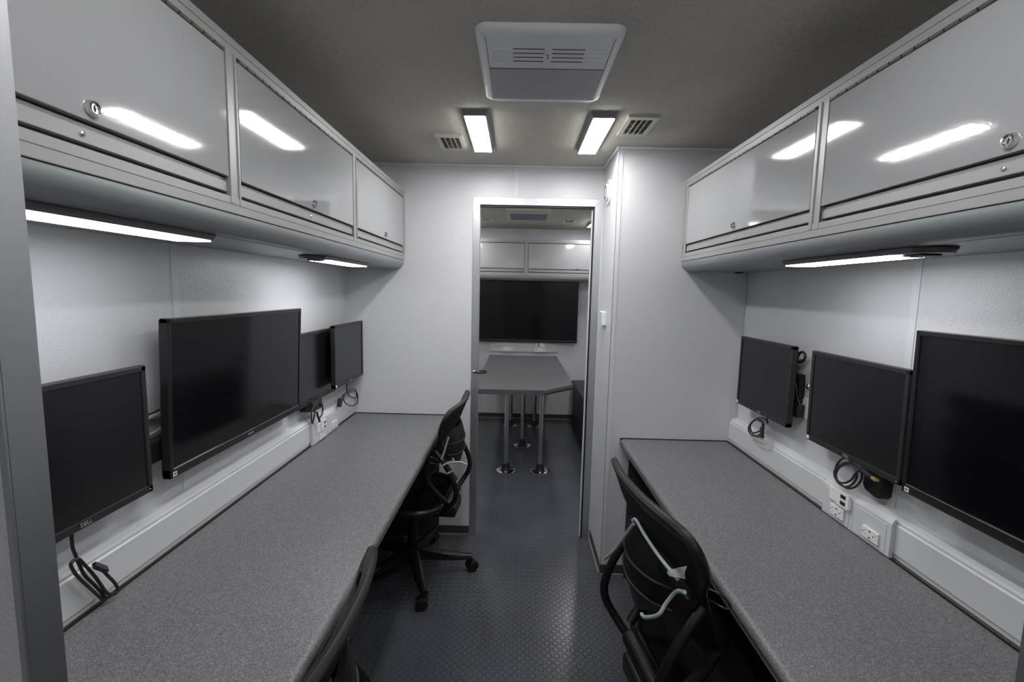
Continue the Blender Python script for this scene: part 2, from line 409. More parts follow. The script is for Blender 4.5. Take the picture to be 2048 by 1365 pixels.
# ------------------------------------------------------------------ worktops
def worktop(name, x_wall, x_front, y0, y1, label):
    s_ = 1 if x_front > x_wall else -1
    r = 0.017; th = 0.042; pr = [(x_wall, HC - 0.028), (x_wall, HC)]
    for i in range(9):
        a = PI / 2 - i / 8 * PI * 0.78; pr.append((x_front - s_ * r + s_ * r * math.cos(a), HC - r + r * math.sin(a)))
    pr += [(x_front - s_ * 0.006, HC - th), (x_front - s_ * 0.035, HC - th), (x_front - s_ * 0.035, HC - 0.028)]
    x_wall += s_ * 0.001; y0 += 0.001; y1 -= 0.001; pr[0] = (x_wall, pr[0][1]); pr[1] = (x_wall, pr[1][1])
    root = empty(name, ((x_wall + x_front) / 2, (y0 + y1) / 2, HC))
    inv = Matrix.Translation((-(x_wall + x_front) / 2, -(y0 + y1) / 2, -HC))
    bm = bmesh.new(); prism(bm, pr, 'y', y0, y1); bm.transform(inv); link_mesh('top', bm, M_COUNTER, root, 35)
    bm = bmesh.new()                                   # black seal where the top meets the walls
    box(bm, x_wall + s_ * 0.0405, x_wall + s_ * 0.046, y0, y1 - 0.004, HC, HC + 0.004); box(bm, x_wall + s_ * 0.04, x_front, y1 - 0.004, y1, HC - 0.03, HC + 0.0045)
    bm.transform(inv); link_mesh('seal', bm, M_RUBBER, root)
    bm = bmesh.new()
    bm.free()
    for yy in ((y1 - 0.028, y1 - 0.012),):
        bm = bmesh.new(); box(bm, x_wall + s_ * 0.014, x_front - s_ * 0.045, yy[0], yy[1], 0.0, HC - 0.0285)
        bm.transform(inv); link_mesh('end_panel', bm, M_BENCH, root)
    return tag(root, label, 'worktop')
worktop('worktop', XL, -0.398, YN1, YP0, 'long speckled grey worktop along the left wall')
worktop('worktop', XR, 0.537, YN1, PY, 'long speckled grey worktop along the right wall')

# ------------------------------------------------------------------ wall-mounted things use: local x right, local y into the wall, z up
RZ = {'left': PI / 2, 'right': -PI / 2, 'end': 0.0}
def place(side, front, along):                        # (location, rotation)
    if side == 'left': return (front, along, 0), PI / 2
    if side == 'right': return (front, along, 0), -PI / 2
    return (along, front, 0), 0.0

def cam_lock(parent, x, z, y=0.0):
    bm = bmesh.new()
    lathe(bm, [(0.0125, 0), (0.0125, 0.002), (0.0105, 0.007), (0.008, 0.0075), (0.0075, 0.005), (0, 0.005)], Matrix.Translation((x, y, z)) @ Matrix.Rotation(PI / 2, 4, 'X'), 24)
    o = link_mesh('lock', bm, M_CHROME, parent, 35)
    bm = bmesh.new(); box(bm, x - 0.0012, x + 0.0012, y - 0.0054, y - 0.005, z - 0.0045, z + 0.0045); box(bm, x - 0.003, x + 0.003, y - 0.0054, y - 0.005, z - 0.0008, z + 0.0008)
    link_mesh('keyhole', bm, M_BLACK, o)
    return o
def cabinet(side, front, depth, a0, length, bays, label, knuckles=True):
    """bays: list of (x0, x1, lockx). Profile follows the curved extrusion"""
    (loc, rz) = place(side, front, a0); loc = (loc[0], loc[1], 1.637)
    root = empty('overhead_cabinet', loc, rz)
    H = 0.381
    bm = bmesh.new()
    box(bm, 0, length, 0, 0.022, 0.345, H, bev=0.002)                       # top rail
    box(bm, 0, length, -0.002, 0.004, 0.366, H + 0.002, bev=0.001)
    box(bm, 0, length, 0, 0.022, 0.0, 0.036, bev=0.0012)                      # bottom rail
    box(bm, 0, length, -0.0012, 0.003, 0.0195, 0.036, bev=0.0006)
    xs = [0.0] + [v for b in bays for v in (b[0], b[1])] + [length]
    for i in range(0, len(xs), 2):
        xa, xb = xs[i], xs[i + 1]
        if xb - xa > 0.002:
            box(bm, xa, xb, 0.0005, 0.022, 0.034, 0.347)
            if xb - xa > 0.02:
                box(bm, xa + 0.001, xa + (xb - xa) * 0.32, -0.003, 0.004, 0.022, 0.352, bev=0.001); 
                box(bm, xb - (xb - xa) * 0.16, xb, -0.0022, 0.004, 0.022, 0.352, bev=0.0008)
    link_mesh('face_frame', bm, M_CABFRAME, root, 35)
    bm = bmesh.new()
    box(bm, 0, length, 0.022, depth, H - 0.004, H); box(bm, 0, length, depth - 0.004, depth, -0.045, H); box(bm, 0, length, 0.022, depth, 0.0, 0.004)
    box(bm, 0, 0.003, 0.022, depth, -0.03, H); box(bm, length - 0.003, length, 0.022, depth, -0.03, H)
    link_mesh('body', bm, M_CABFRAME, root)
    pr = [(0.003, -0.0015)]                                                     # curved underside
    for i in range(21):
        a = i / 20 * PI / 2; pr.append((0.003 + 0.042 * (1 - math.cos(a)), -0.008 - 0.040 * math.sin(a)))
    pr += [(0.050, -0.0500), (0.054, -0.0485), (depth - 0.002, -0.0485), (depth - 0.002, -0.045), (0.046, -0.045), (0.012, -0.0015)]
    bm = bmesh.new(); prism(bm, pr, 'x', 0, length); link_mesh('underside', bm, M_BELLY, root, 40)
    for x0, x1, lx in bays:
        # recessed pull rail under the door, with its screw
        bm = bmesh.new(); box(bm, x0 + 0.001, x1 - 0.001, 0.004, 0.016, 0.0445, 0.0665, bev=0.001); box(bm, x0 + 0.001, x1 - 0.001, 0.009, 0.020, 0.066, 0.074)
        rail = link_mesh('pull_rail', bm, M_CABFRAME, root, 35)
        bm = bmesh.new(); lathe(bm, [(0.0042, 0), (0.004, 0.002), (0.0018, 0.003), (0.0015, 0.0015), (0, 0.0015)], Matrix.Translation((lx - 0.012, 0.004, 0.0565)) @ Matrix.Rotation(PI / 2, 4, 'X'), 14)
        link_mesh('screw', bm, M_CHROME, rail, 35)
        bm = bmesh.new(); box(bm, x0, x1, 0.021, 0.024, 0.036, 0.345); link_mesh('gap_shade', bm, M_INNER, root)  # dark sheet stands in for the shade in the gaps round the door
        bm = bmesh.new(); box(bm, x0 + 0.003, x1 - 0.003, -0.002, 0.019, 0.0775, 0.3395, bev=0.0015); d = link_mesh('door', bm, M_DOOR, root, 35)
        cam_lock(d, lx, 0.097, -0.002)
        bm = bmesh.new(); n = max(1, int((x1 - x0 - 0.01) / 0.032)); st = (x1 - x0 - 0.01) / n      # piano hinge knuckles
        for k in range(n):
            xa = x0 + 0.005 + k * st
            lathe(bm, [(0.0, 0), (0.0042, 0), (0.0042, st - 0.0036), (0, st - 0.0036)], Matrix.Translation((xa, -0.0026, 0.3435)) @ Matrix.Rotation(PI / 2, 4, 'Y'), 10)
        hg = link_mesh('hinge', bm, M_HINGE, d, 35); mesh_box('hinge_leaf', M_SEAM, hg, x0 + 0.003, x1 - 0.003, -0.0016, 0.003, 0.3392, 0.3485)
    return tag(root, label, 'cabinet')
cabinet('left', -0.649, 0.334, 0.434, YP0 - 0.002 - 0.434, [(0.010, 0.616, 0.283), (0.657, 1.392, 1.043), (1.437, 2.171, 1.823)],
        'white and grey overhead cabinet with three locking doors on the left wall')
cabinet('right', 0.791, 0.327, PY - 0.002, PY - 0.002 - 0.434, [(0.052, 0.987, 0.538), (1.030, 1.840, 1.500)],
        'white and grey overhead cabinet with two locking doors on the right wall')
cabinet('end', 4.91, 0.338, XL + 0.002, XR - XL - 0.004, [(0.04, 1.044, 0.35), (1.083, 2.065, 1.608)],
        'white and grey overhead cabinet above the television in the far room')

# ------------------------------------------------------------------ lamps
def under_light(x0, x1, y0, y1, sw, label, ml=None):
    """slim fixture under the cabinet; sw = +1 if the switch is at the high-y end"""
    z = 1.5875; root = empty('undercabinet_light', ((x0 + x1) / 2, (y0 + y1) / 2, z))
    W, Ln = x1 - x0, y1 - y0; n = 0.03
    def hexa(w, l, n_): return [(-w / 2, -l / 2 + n_), (-w / 2 + n_, -l / 2), (w / 2 - n_, -l / 2), (w / 2, -l / 2 + n_), (w / 2, l / 2 - n_), (w / 2 - n_, l / 2), (-w / 2 + n_, l / 2), (-w / 2, l / 2 - n_)]
    q = bmesh.new(); A = hexa(W, Ln, n); B = hexa(W - 0.008, Ln - 0.012, n)
    va = [q.verts.new((*p, 0)) for p in A]; vb = [q.verts.new((*p, -0.0125)) for p in B]
    q.faces.new(va); q.faces.new(vb)
    for i in range(8): q.faces.new((va[i], va[(i + 1) % 8], vb[(i + 1) % 8], vb[i]))
    link_mesh('housing', q, M_HOUSDARK, root, 30)
    ya, yb = (-Ln / 2 + 0.03, Ln / 2 - 0.10) if sw > 0 else (-Ln / 2 + 0.10, Ln / 2 - 0.03)
    bm = bmesh.new(); prism(bm, rrect(W - 0.018, yb - ya, 0.008, 4, 0, (ya + yb) / 2), 'z', -0.0155, -0.0126); link_mesh('lens', bm, ml or M_LUNDER, root, 30)
    ys = yb + 0.012 if sw > 0 else ya - 0.062
    bm = bmesh.new(); box(bm, -0.022, 0.022, ys, ys + 0.05, -0.0165, -0.0127, bev=0.0015); sb = link_mesh('switch_plate', bm, M_BLACK, root, 30)
    for dy in (0.010, 0.034): mesh_box('rocker', M_WHITEPL, sb, -0.012, 0.012, ys + dy, ys + dy + 0.008, -0.0185, -0.0166)
    return tag(root, label, 'light', 'lights under the overhead cabinets')
under_light(-0.795, -0.694, 0.55, 1.095, -1, 'lit strip lamp under the left cabinet, the one nearest the camera')
under_light(-0.795, -0.694, 1.640, 2.185, -1, 'lit strip lamp under the left cabinet near the far wall', M_LSPOT)
under_light(0.835, 0.936, 0.975, 1.520, -1, 'lit strip lamp with two switches under the right cabinet')

def ceiling_light(cx, cy_, w, l, m, label, group='ceiling strip lights', name='ceiling_light'):
    root = empty(name, (cx, cy_, CEIL)); q = bmesh.new()
    A = [(-w / 2 - 0.011, -l / 2 - 0.014), (w / 2 + 0.011, -l / 2 - 0.014), (w / 2 + 0.011, l / 2 + 0.014), (-w / 2 - 0.011, l / 2 + 0.014)]
    B = [(-w / 2 - 0.003, -l / 2 - 0.003), (w / 2 + 0.003, -l / 2 - 0.003), (w / 2 + 0.003, l / 2 + 0.003), (-w / 2 - 0.003, l / 2 + 0.003)]
    va = [q.verts.new((*p, 0)) for p in A]; vb = [q.verts.new((*p, -0.022)) for p in B]; q.faces.new(va); q.faces.new(vb)
    for i in range(4): q.faces.new((va[i], va[(i + 1) % 4], vb[(i + 1) % 4], vb[i]))
    link_mesh('housing', q, M_HOUS, root)
    mesh_box('diffuser', m, root, -w / 2, w / 2, -l / 2, l / 2, -0.026, -0.0222, bev=0.001)
    return tag(root, label, 'light', group)
ceiling_light(-0.184, 2.095, 0.080, 0.450, M_LCEIL, 'lit strip light on the ceiling, left of the air conditioner')
ceiling_light(0.318, 2.095, 0.080, 0.450, M_LCEIL, 'lit strip light on the ceiling beside the right air vent')
ceiling_light(-0.184, 0.720, 0.080, 0.450, M_LNEAR_ADDED, 'added left strip light, out of view on the ceiling just inside the near doorway')  # this unseen pair is added to brighten the near half of the room
ceiling_light(0.318, 0.720, 0.080, 0.450, M_LNEAR_ADDED, 'added right strip light, out of view on the ceiling just inside the near doorway')
ceiling_light(0.740, 3.0, 0.080, 0.450, M_LFAR, 'right strip light on the far room ceiling just past the doorway')
ceiling_light(-0.600, 3.0, 0.080, 0.450, M_LFAR, 'left strip light on the far room ceiling just past the doorway')
ceiling_light(0.740, 4.62, 0.080, 0.450, M_LFAR, 'lit strip light at right on the far room ceiling')
ceiling_light(-0.600, 4.62, 0.080, 0.450, M_LFAR, 'strip light at left on the far room ceiling, hidden by the wall')
ceiling_light(0.070, -0.75, 0.080, 0.450, M_LREAR_ADDED, 'added strip light, out of view on the ceiling behind the camera')  # unseen lamp added to light the near partition from behind

# ------------------------------------------------------------------ ceiling fittings
ac = empty('air_conditioner', (0.07, 1.508, CEIL))
q = bmesh.new(); A = rrect(0.402, 0.462, 0.035, 6); lay = [(A, 0.0, 1.0), (A, -0.006, 1.0), (A, -0.014, 0.985), (A, -0.019, 0.95), (A, -0.021, 0.90)]
rings = [[q.verts.new((p[0] * s_, p[1] * s_, z)) for p in a] for a, z, s_ in lay]
for R0, R1 in zip(rings, rings[1:]):
    for i in range(len(R0)): q.faces.new((R0[i], R0[(i + 1) % len(R0)], R1[(i + 1) % len(R1)], R1[i]))
q.faces.new(rings[0]); q.faces.new(list(reversed(rings[-1])))
link_mesh('cover', q, M_AC, ac, 50)
mesh_box('return_grille', M_PERF, ac, -0.171, 0.173, -0.026, 0.190, -0.0235, -0.0205, bev=0.001)
bm = bmesh.new()
box(bm, -0.1735, -0.1725, -0.20, 0.20, -0.0224, -0.0208); box(bm, 0.1745, 0.1755, -0.20, 0.20, -0.0224, -0.0208); box(bm, -0.172, 0.174, -0.0285, -0.0275, -0.0224, -0.0208)
link_mesh('panel_seam', bm, M_INNER, ac)
for k in range(4):
    y = -0.143 + k * 0.023
    for x0, x1 in ((-0.100, -0.012), (0.010, 0.102)): mesh_box('air_slot', M_SEAM, ac, x0, x1, y, y + 0.0022, -0.0222, -0.0209)
    for x0, x1 in ((-0.160, -0.108), (0.110, 0.160)): mesh_box('raised_rib', M_AC, ac, x0, x1, y, y + 0.010, -0.0225, -0.0206, bev=0.0007)
bm = bmesh.new(); lathe(bm, [(0.011, 0), (0.011, 0.003), (0.009, 0.005), (0, 0.005)], Matrix.Translation((0.0, -0.098, -0.021)) @ Matrix.Rotation(PI, 4, 'X') @ Matrix.Diagonal((1.2, 0.7, 1, 1)), 20)
kn = link_mesh('slide_knob', bm, M_AC, ac, 40); mesh_box('knob_tip', M_BLACK, kn, -0.001, 0.001, -0.112, -0.104, -0.030, -0.021)
tag(ac, 'large white ceiling air conditioner with a perforated grille', 'air conditioner')

def ceiling_vent(x0, x1, y0, y1, label):
    root = empty('ceiling_vent', ((x0 + x1) / 2, (y0 + y1) / 2, CEIL)); W, D = x1 - x0, y1 - y0
    mx, my = W * 0.155, D * 0.13
    mesh_box('duct', M_VENTIN, root, -W / 2 + mx, W / 2 - mx, -D / 2 + my, D / 2 - my, -0.003, -0.001)
    bm = bmesh.new()
    for a in ((-W / 2, -W / 2 + mx, -D / 2, D / 2), (W / 2 - mx, W / 2, -D / 2, D / 2), (-W / 2 + mx, W / 2 - mx, -D / 2, -D / 2 + my), (-W / 2 + mx, W / 2 - mx, D / 2 - my, D / 2)):
        box(bm, *a, -0.010, 0.0)
    link_mesh('frame', bm, M_VENT, root)
    bm = bmesh.new(); n = 9
    for k in range(n):
        y = -D / 2 + my + (k + 0.5) * (D - 2 * my) / n
        b = bmesh.new(); box(b, -W / 2 + mx, W / 2 - mx, -0.0052, 0.0052, -0.0007, 0.0007); merge(bm, b, Matrix.Translation((0, y, -0.0062)) @ Matrix.Rotation(math.radians(30), 4, 'X'))
    link_mesh('slats', bm, M_VENT, root)
    bm = bmesh.new()
    for k in range(1, 4):
        x = -W / 2 + mx + k * (W - 2 * mx) / 4; box(bm, x - 0.0012, x + 0.0012, -D / 2 + my, D / 2 - my, -0.0105, -0.006)
    link_mesh('bars', bm, M_VENT, root)
    return tag(root, label, 'vent', 'ceiling air vents')
ceiling_vent(-0.391, -0.267, 2.143, 2.358, 'small pale slatted vent on the ceiling, left of the left strip light')
ceiling_vent(0.416, 0.540, 1.885, 2.108, 'small pale slatted vent on the ceiling, right of the right strip light')
ceiling_vent(-0.372, -0.252, 4.48, 4.66, 'faint pale vent at left on the far room ceiling')
ceiling_vent(0.425, 0.545, 4.48, 4.66, 'faint pale vent at right on the far room ceiling')
ac2 = empty('air_conditioner', (0.08, 4.24, CEIL))
bm = bmesh.new(); prism(bm, rrect(0.40, 0.56, 0.03, 5), 'z', -0.020, 0, bev=0.004); link_mesh('cover', bm, M_VENT, ac2, 40)
mesh_box('filter_panel', M_ACGREY, ac2, -0.163, 0.165, -0.10, 0.23, -0.0225, -0.0205)
tag(ac2, 'ceiling air conditioner with a dark grey panel, seen through the doorway', 'air conditioner')

# round speaker-like vent and thermostat on the closet side
rv = empty('round_vent', (PX, 2.497, 2.002), 0)
R_ = Matrix.Rotation(-PI / 2, 4, 'Y')
bm = bmesh.new(); lathe(bm, [(0.066, 0), (0.066, 0.006), (0.058, 0.010), (0.050, 0.010), (0.048, 0.007), (0, 0.007)], R_, 36); link_mesh('rim', bm, M_WHITEPL, rv, 40)
bm = bmesh.new(); lathe(bm, [(0.044, 0.007), (0.044, 0.0175), (0.040, 0.020), (0, 0.0205)], R_, 36); link_mesh('cap', bm, M_WHITEPL, rv, 40)
bm = bmesh.new()
for k in range(16):
    a = 2 * PI * k / 16; b = bmesh.new(); prism(b, [(-0.006, 0.0), (0.006, 0.0), (0.0, 0.010)], 'z', 0.020, 0.0212)
    merge(bm, b, R_ @ Matrix.Rotation(a, 4, 'Z') @ Matrix.Translation((0, 0.026, 0)))
link_mesh('openings', bm, M_BLACK, rv)
tag(rv, 'round white vent high on the closet wall beside the doorway', 'vent')
th = empty('thermostat', (PX, 2.47, 1.342))
mesh_box('back_plate', M_WHITEPL, th, -0.004, 0, 0.035, 0.115, -0.036, 0.036, bev=0.001)
mesh_box('slot', M_BLACK, th, -0.0045, -0.0035, 0.085, 0.105, -0.020, 0.022)
mesh_box('body', M_WHITEPL, th, -0.024, 0, -0.050, 0.034, -0.036, 0.036, bev=0.003)
tag(th, 'small white box on the closet wall, right of the doorway', 'thermostat')
pk = bmesh.new(); lathe(pk, [(0, 0), (0.020, 0), (0.020, -0.004), (0.012, -0.006), (0, -0.006)], None, 20)
pk = link_mesh('cable_grommet', pk, M_RUBBER, None, 40); pk.location = (1.045, 2.215, 1.5875); tag(pk, 'small black round grommet under the far end of the right cabinet', 'grommet')

# ------------------------------------------------------------------ raceways and outlets
def raceway(side, a0, length, front, depth, label, z0=HC + 0.0, parent_name='cable_raceway'):
    loc, rz = place(side, front, a0); root = empty(parent_name, (loc[0], loc[1], z0 + 0.004), rz)
    pr = [(depth, 0), (0.004, 0), (0.004, 0.012), (0, 0.015), (0, 0.096), (0.004, 0.100), (0.004, 0.106), (0.008, 0.112), (0.020, 0.118), (depth, 0.121)]
    bm = bmesh.new(); prism(bm, pr, 'x', 0, length); link_mesh('channel', bm, M_PVC, root, 25)
    return tag(root, label, 'raceway')
raceway('left', YN1 + 0.002, YP0 - YN1 - 0.004, -0.944, 0.041, 'white cable raceway along the left wall behind the worktop')
raceway('right', PY - 0.002, PY - YN1 - 0.004, 1.083, 0.037, 'white cable raceway along the right wall behind the worktop')

def receptacle(parent, cx, cz, y, w=0.062, h=0.034):
    bm = bmesh.new(); box(bm, cx - w / 2, cx + w / 2, y - 0.006, y, cz - h / 2, cz + h / 2, bev=0.0015); r = link_mesh('receptacle', bm, M_OUTLET, parent, 35)
    bm = bmesh.new(); yy = y - 0.0062
    for sx in (-1, 1):
        c = cx + sx * w * 0.32
        lathe(bm, [(0.0023, 0), (0.0023, 0.0004), (0, 0.0004)], Matrix.Translation((c - 0.006, yy + 0.0003, cz)) @ Matrix.Rotation(PI / 2, 4, 'X'), 8)
        box(bm, c + 0.000, c + 0.006, yy, y, cz + 0.0055, cz + 0.0068); box(bm, c + 0.001, c + 0.0055, yy, y, cz - 0.0065, cz - 0.0053)
        box(bm, c + 0.0026, c + 0.0037, yy, y, cz + 0.0055, cz + 0.0095)
    box(bm, cx - 0.004, cx + 0.004, yy, y, cz + 0.0075, cz + 0.0115); box(bm, cx - 0.004, cx + 0.004, yy, y, cz - 0.0115, cz - 0.0075)
    link_mesh('socket_slots', bm, M_BLACK, r)
def outlet_box(side, front, along, w, label, rx=0.0, rz_=0.034, jack=None, h=0.118, z0=HC + 0.001, mirror=False):
    loc, rz = place(side, front, along); root = empty('power_outlet', (loc[0], loc[1], z0), rz)
    bm = bmesh.new(); pr = [(-0.0004, 0), (-0.009, 0.0), (-0.013, 0.004), (-0.013, h - 0.016), (-0.006, h - 0.003), (-0.0004, h)]
    prism(bm, pr, 'x', -w / 2, w / 2, bev=0.0006); link_mesh('cover_box', bm, M_PVC, root, 35)
    bm = bmesh.new(); box(bm, -w * 0.40, w * 0.40, -0.0145, -0.012, 0.008, h - 0.024, bev=0.0006); link_mesh('face_plate', bm, M_PVC, root, 35)
    receptacle(root, rx, rz_, -0.0145)
    for sx in (-1, 1):
        bm = bmesh.new(); lathe(bm, [(0.0022, 0), (0.0018, 0.001), (0, 0.001)], Matrix.Translation((rx + sx * 0.040, -0.0145, rz_)) @ Matrix.Rotation(PI / 2, 4, 'X'), 10); link_mesh('screw', bm, M_OUTLET, root, 40)
    if jack:
        jx, jz, ports = jack
        bm = bmesh.new(); box(bm, jx - 0.048, jx + 0.048, -0.020, -0.0145, jz - 0.022, jz + 0.022, bev=0.0012); box(bm, jx - 0.010, jx + 0.046, -0.024, -0.019, jz - 0.024, jz + 0.026, bev=0.0012)
        pl = link_mesh('jack_plate', bm, M_OUTLET, root, 35)
        bm = bmesh.new()
        for dz in (-0.010, 0.011):
            box(bm, jx + ports[0], jx + ports[1], -0.0246, -0.0235, jz + dz - 0.006, jz + dz + 0.006)
        link_mesh('network_port', bm, M_BLACK, pl)
        mesh_box('pull_slot', M_BLACK, pl, jx - 0.0135, jx - 0.0115, -0.0205, -0.0198, jz + 0.003, jz + 0.015)
        mesh_box('pull_slot', M_BLACK, pl, jx - 0.0135, jx - 0.0115, -0.0205, -0.0198, jz - 0.015, jz - 0.003)
    return tag(root, label, 'outlet', 'outlets on the raceways')
outlet_box('left', -0.944, 2.128, 0.154, 'white outlet box with a network plate on the left raceway', 0.018, 0.026, (0.006, 0.072, (0.022, 0.036)))
outlet_box('left', -0.944, 2.281, 0.150, 'white outlet box with one receptacle on the left raceway', 0.012, 0.036)
outlet_box('right', 1.083, 1.4675, 0.141, 'white outlet box with a network plate on the right raceway', 0.008, 0.036, (0.016, 0.088, (0.010, 0.033)))
outlet_box('right', 1.083, 1.3230, 0.146, 'white outlet box with one receptacle on the right raceway', 0.008, 0.036)
# raceway and outlets under the far television
raceway('end', -0.305, 0.77, 5.215, 0.035, 'short white raceway under the far room television', 0.786)
outlet_box('end', 5.215, -0.110, 0.140, 'white outlet under the far television, the left one', 0.0, 0.034, h=0.12, z0=0.787)
outlet_box('end', 5.215, 0.265, 0.140, 'white outlet with network ports under the far television, the right one', 0.0, 0.030, (0.0, 0.086, (-0.030, -0.012)), h=0.12, z0=0.787)

# ------------------------------------------------------------------ screens
def screen(side, front, c, w, z0, h, label, cat, tv=False, tilt=0.0, logo=None, sticker=None, logo_dx=0.0, group=None, depth=0.071):
    loc, rz = place(side, front, c)
    root = empty('television' if tv else 'computer_monitor', (loc[0], loc[1], z0), rz)
    root.rotation_euler = (tilt, 0, rz)
    bt, bs, bb = (0.013, 0.013, 0.026) if tv else (0.014, 0.013, 0.018)
    mb = M_TVBEZEL if tv else M_BEZEL
    bm = bmesh.new()                                  # bezel: four strips with a slight inner lip
    d = 0.020 if not tv else 0.022
    for a in ((-w / 2, w / 2, h - bt, h), (-w / 2, w / 2, 0, bb), (-w / 2, -w / 2 + bs, 0, h), (w / 2 - bs, w / 2, 0, h)):
        box(bm, a[0], a[1], 0, d, a[2], a[3], bev=0.0018)
    link_mesh('bezel', bm, mb, root, 35)
    mesh_box('screen', M_TVSCREEN if tv else M_SCREEN, root, -w / 2 + bs - 0.001, w / 2 - bs + 0.001, 0.0030, 0.010, bb - 0.001, h - bt + 0.001)
    bm = bmesh.new(); box(bm, -w / 2 + 0.004, w / 2 - 0.004, d - 0.008, d + 0.006, 0.004, h - 0.004, bev=0.003)
    if tv: box(bm, -w / 2 + 0.06, w / 2 - 0.06, d + 0.004, d + 0.022, 0.03, h * 0.72, bev=0.008)
    else: box(bm, -w / 2 + 0.07, w / 2 - 0.07, d + 0.004, d + 0.018, h * 0.22, h * 0.80, bev=0.006)
    link_mesh('back_cover', bm, M_CHAIR, root, 35)
    dd = depth / max(0.3, math.cos(tilt))
    bm = bmesh.new(); box(bm, -0.05, 0.05, d + 0.016, dd - 0.004, h * 0.38, h * 0.66, bev=0.002); link_mesh('wall_mount', bm, M_CHAIR, root, 35)
    if tv:
        mesh_box('bezel_highlight', M_LOGO, root, -w / 2 + bs, w / 2 - bs, -0.0006, 0.0004, bb - 0.0026, bb - 0.0016)
        mesh_box('logo_bar', M_TVBEZEL, root, -0.045, 0.045, -0.0015, 0.001, 0.0015, 0.009, bev=0.0005)
    if logo:
        text_part('logo', logo, 0.0125 if not tv else 0.0085, M_LOGO, root, (logo_dx, -0.0009 if not tv else -0.002, 0.0085 if not tv else 0.0125), width=0.026 if not tv else 0.034)
    if sticker:
        sx, txt = sticker
        st = mesh_box('sticker', M_STICKER, root, sx - 0.007, sx + 0.007, -0.0006, 0.0004, 0.004, 0.0165)
        if txt: text_part('lettering', txt, 0.0085, M_BLACK, st, (sx, -0.0009, 0.0103))
    bm = bmesh.new(); box(bm, w / 2 - 0.011, w / 2 - 0.008, -0.0007, 0.001, 0.008, 0.010); link_mesh('power_light', bm, M_STICKER, root)
    return tag(root, label, cat, group)
TVW, TVH = 0.735, 0.430
screen('left', -0.914, 1.5357, TVW, 0.955, TVH, 'large black television in the middle of the left wall', 'television', True, math.radians(2.2), 'SAMSUNG', (-TVW / 2 + 0.016, '09'), depth=0.071)
screen('right', 1.036, 0.8265, TVW, 0.968, TVH, 'large black television on the right wall, cut by the picture edge', 'television', True, math.radians(1.2), 'SAMSUNG', (-TVW / 2 + 0.016, '04'), depth=0.084)
DW, DH = 0.410, 0.322
g_ = 'square black computer monitors'
screen('left', -0.914, 0.905, DW, 0.9515, DH, 'black computer monitor on the left wall, nearest the camera', 'monitor', logo='DELL', group=g_, logo_dx=0.022)
screen('left', -0.936, 2.140, DW, 0.9415, DH + 0.006, 'black computer monitor on the left wall, directly right of the television', 'monitor', logo='DELL', group=g_, depth=0.049)
screen('left', -0.888, 2.424, 0.406, 0.975, 0.313, 'black computer monitor on the left wall nearest the far corner', 'monitor', logo='DELL', sticker=(-DW / 2 + 0.012, None), group=g_, depth=0.097)
screen('right', 1.050, 1.9555, DW, 0.9715, DH - 0.004, 'black computer monitor on the right wall nearest the far corner', 'monitor', logo='DELL', sticker=(-DW / 2 + 0.009, None), group=g_)
screen('right', 1.052, 1.4265, DW, 0.969, DH - 0.002, 'black computer monitor on the right wall between another monitor and the television', 'monitor', tilt=math.radians(1.0), logo='DELL', sticker=(-DW / 2 + 0.011, None), group=g_, depth=0.068)
screen('end', 5.165, 0.072, 1.208, 0.905, 0.678, 'large black television on the end wall of the far room', 'television', True, 0.0, None, None, depth=0.084)

# ------------------------------------------------------------------ cables and plugs near the screens
def cable(name, pts, r, label, m=M_CABLE, plug=None, gold=None, cat='cable', group=None, sm=5):
    root = empty(name, pts[0]); o0 = Vector(pts[0])
    bm = bmesh.new(); tube(bm, [p - o0 for p in catmull(pts, sm)], r, 8); link_mesh('cord', bm, m, root, 60)
    def bar(nm, a, b, wid, mm):
        a, b = Vector(a) - o0, Vector(b) - o0; d = b - a
        q = bmesh.new(); box(q, 0, d.length, -wid / 2, wid / 2, -wid * 0.3, wid * 0.3, bev=0.0015)
        q.transform(Matrix.Translation(a) @ Vector((1, 0, 0)).rotation_difference(d).to_matrix().to_4x4()); link_mesh(nm, q, mm, root, 35)
    if plug: bar('plug', *plug, M_CABLE)
    if gold: bar('plug_tip', *gold, M_GOLD)
    return tag(root, label, cat, group)
def on(xf, yz, dx=0.0006):
    """points at wall distance xf, each turn lying a hair in front of the last"""
    s_ = 1 if xf < 0 else -1; return [(xf + s_ * dx * i, y, z) for i, (y, z) in enumerate(yz)]
gc = 'coiled cables hanging from the monitors'
LA = [(0.91, 0.965), (0.909, 0.918), (0.913, 0.897), (0.918, 0.874), (0.928, 0.841), (0.948, 0.804), (0.964, 0.772), (0.970, 0.755), (0.962, 0.760), (0.944, 0.790), (0.925, 0.822), (0.906, 0.856), (0.896, 0.883), (0.899, 0.890), (0.911, 0.889),
      (0.921, 0.872), (0.945, 0.825), (0.968, 0.772), (0.987, 0.756), (0.995, 0.762), (0.987, 0.784), (0.972, 0.810), (0.958, 0.834), (0.944, 0.853)]
cable('hanging_cable', on(-0.930, LA), 0.0034, 'black cable with a long loop under the monitor nearest the camera', plug=((-0.914, 0.938, 0.858), (-0.914, 0.966, 0.829), 0.015), group=gc)
LE = [(2.482, 0.962), (2.484, 0.909), (2.514, 0.875), (2.567, 0.849), (2.635, 0.839), (2.660, 0.854), (2.614, 0.885), (2.547, 0.905), (2.463, 0.906), (2.422, 0.888), (2.430, 0.860), (2.490, 0.825), (2.565, 0.806), (2.632, 0.804), (2.640, 0.822), (2.636, 0.849), (2.602, 0.879), (2.536, 0.894), (2.463, 0.902), (2.403, 0.904), (2.364, 0.893), (2.352, 0.885)]
LE = [(min(y, 2.628), z) for y, z in LE]
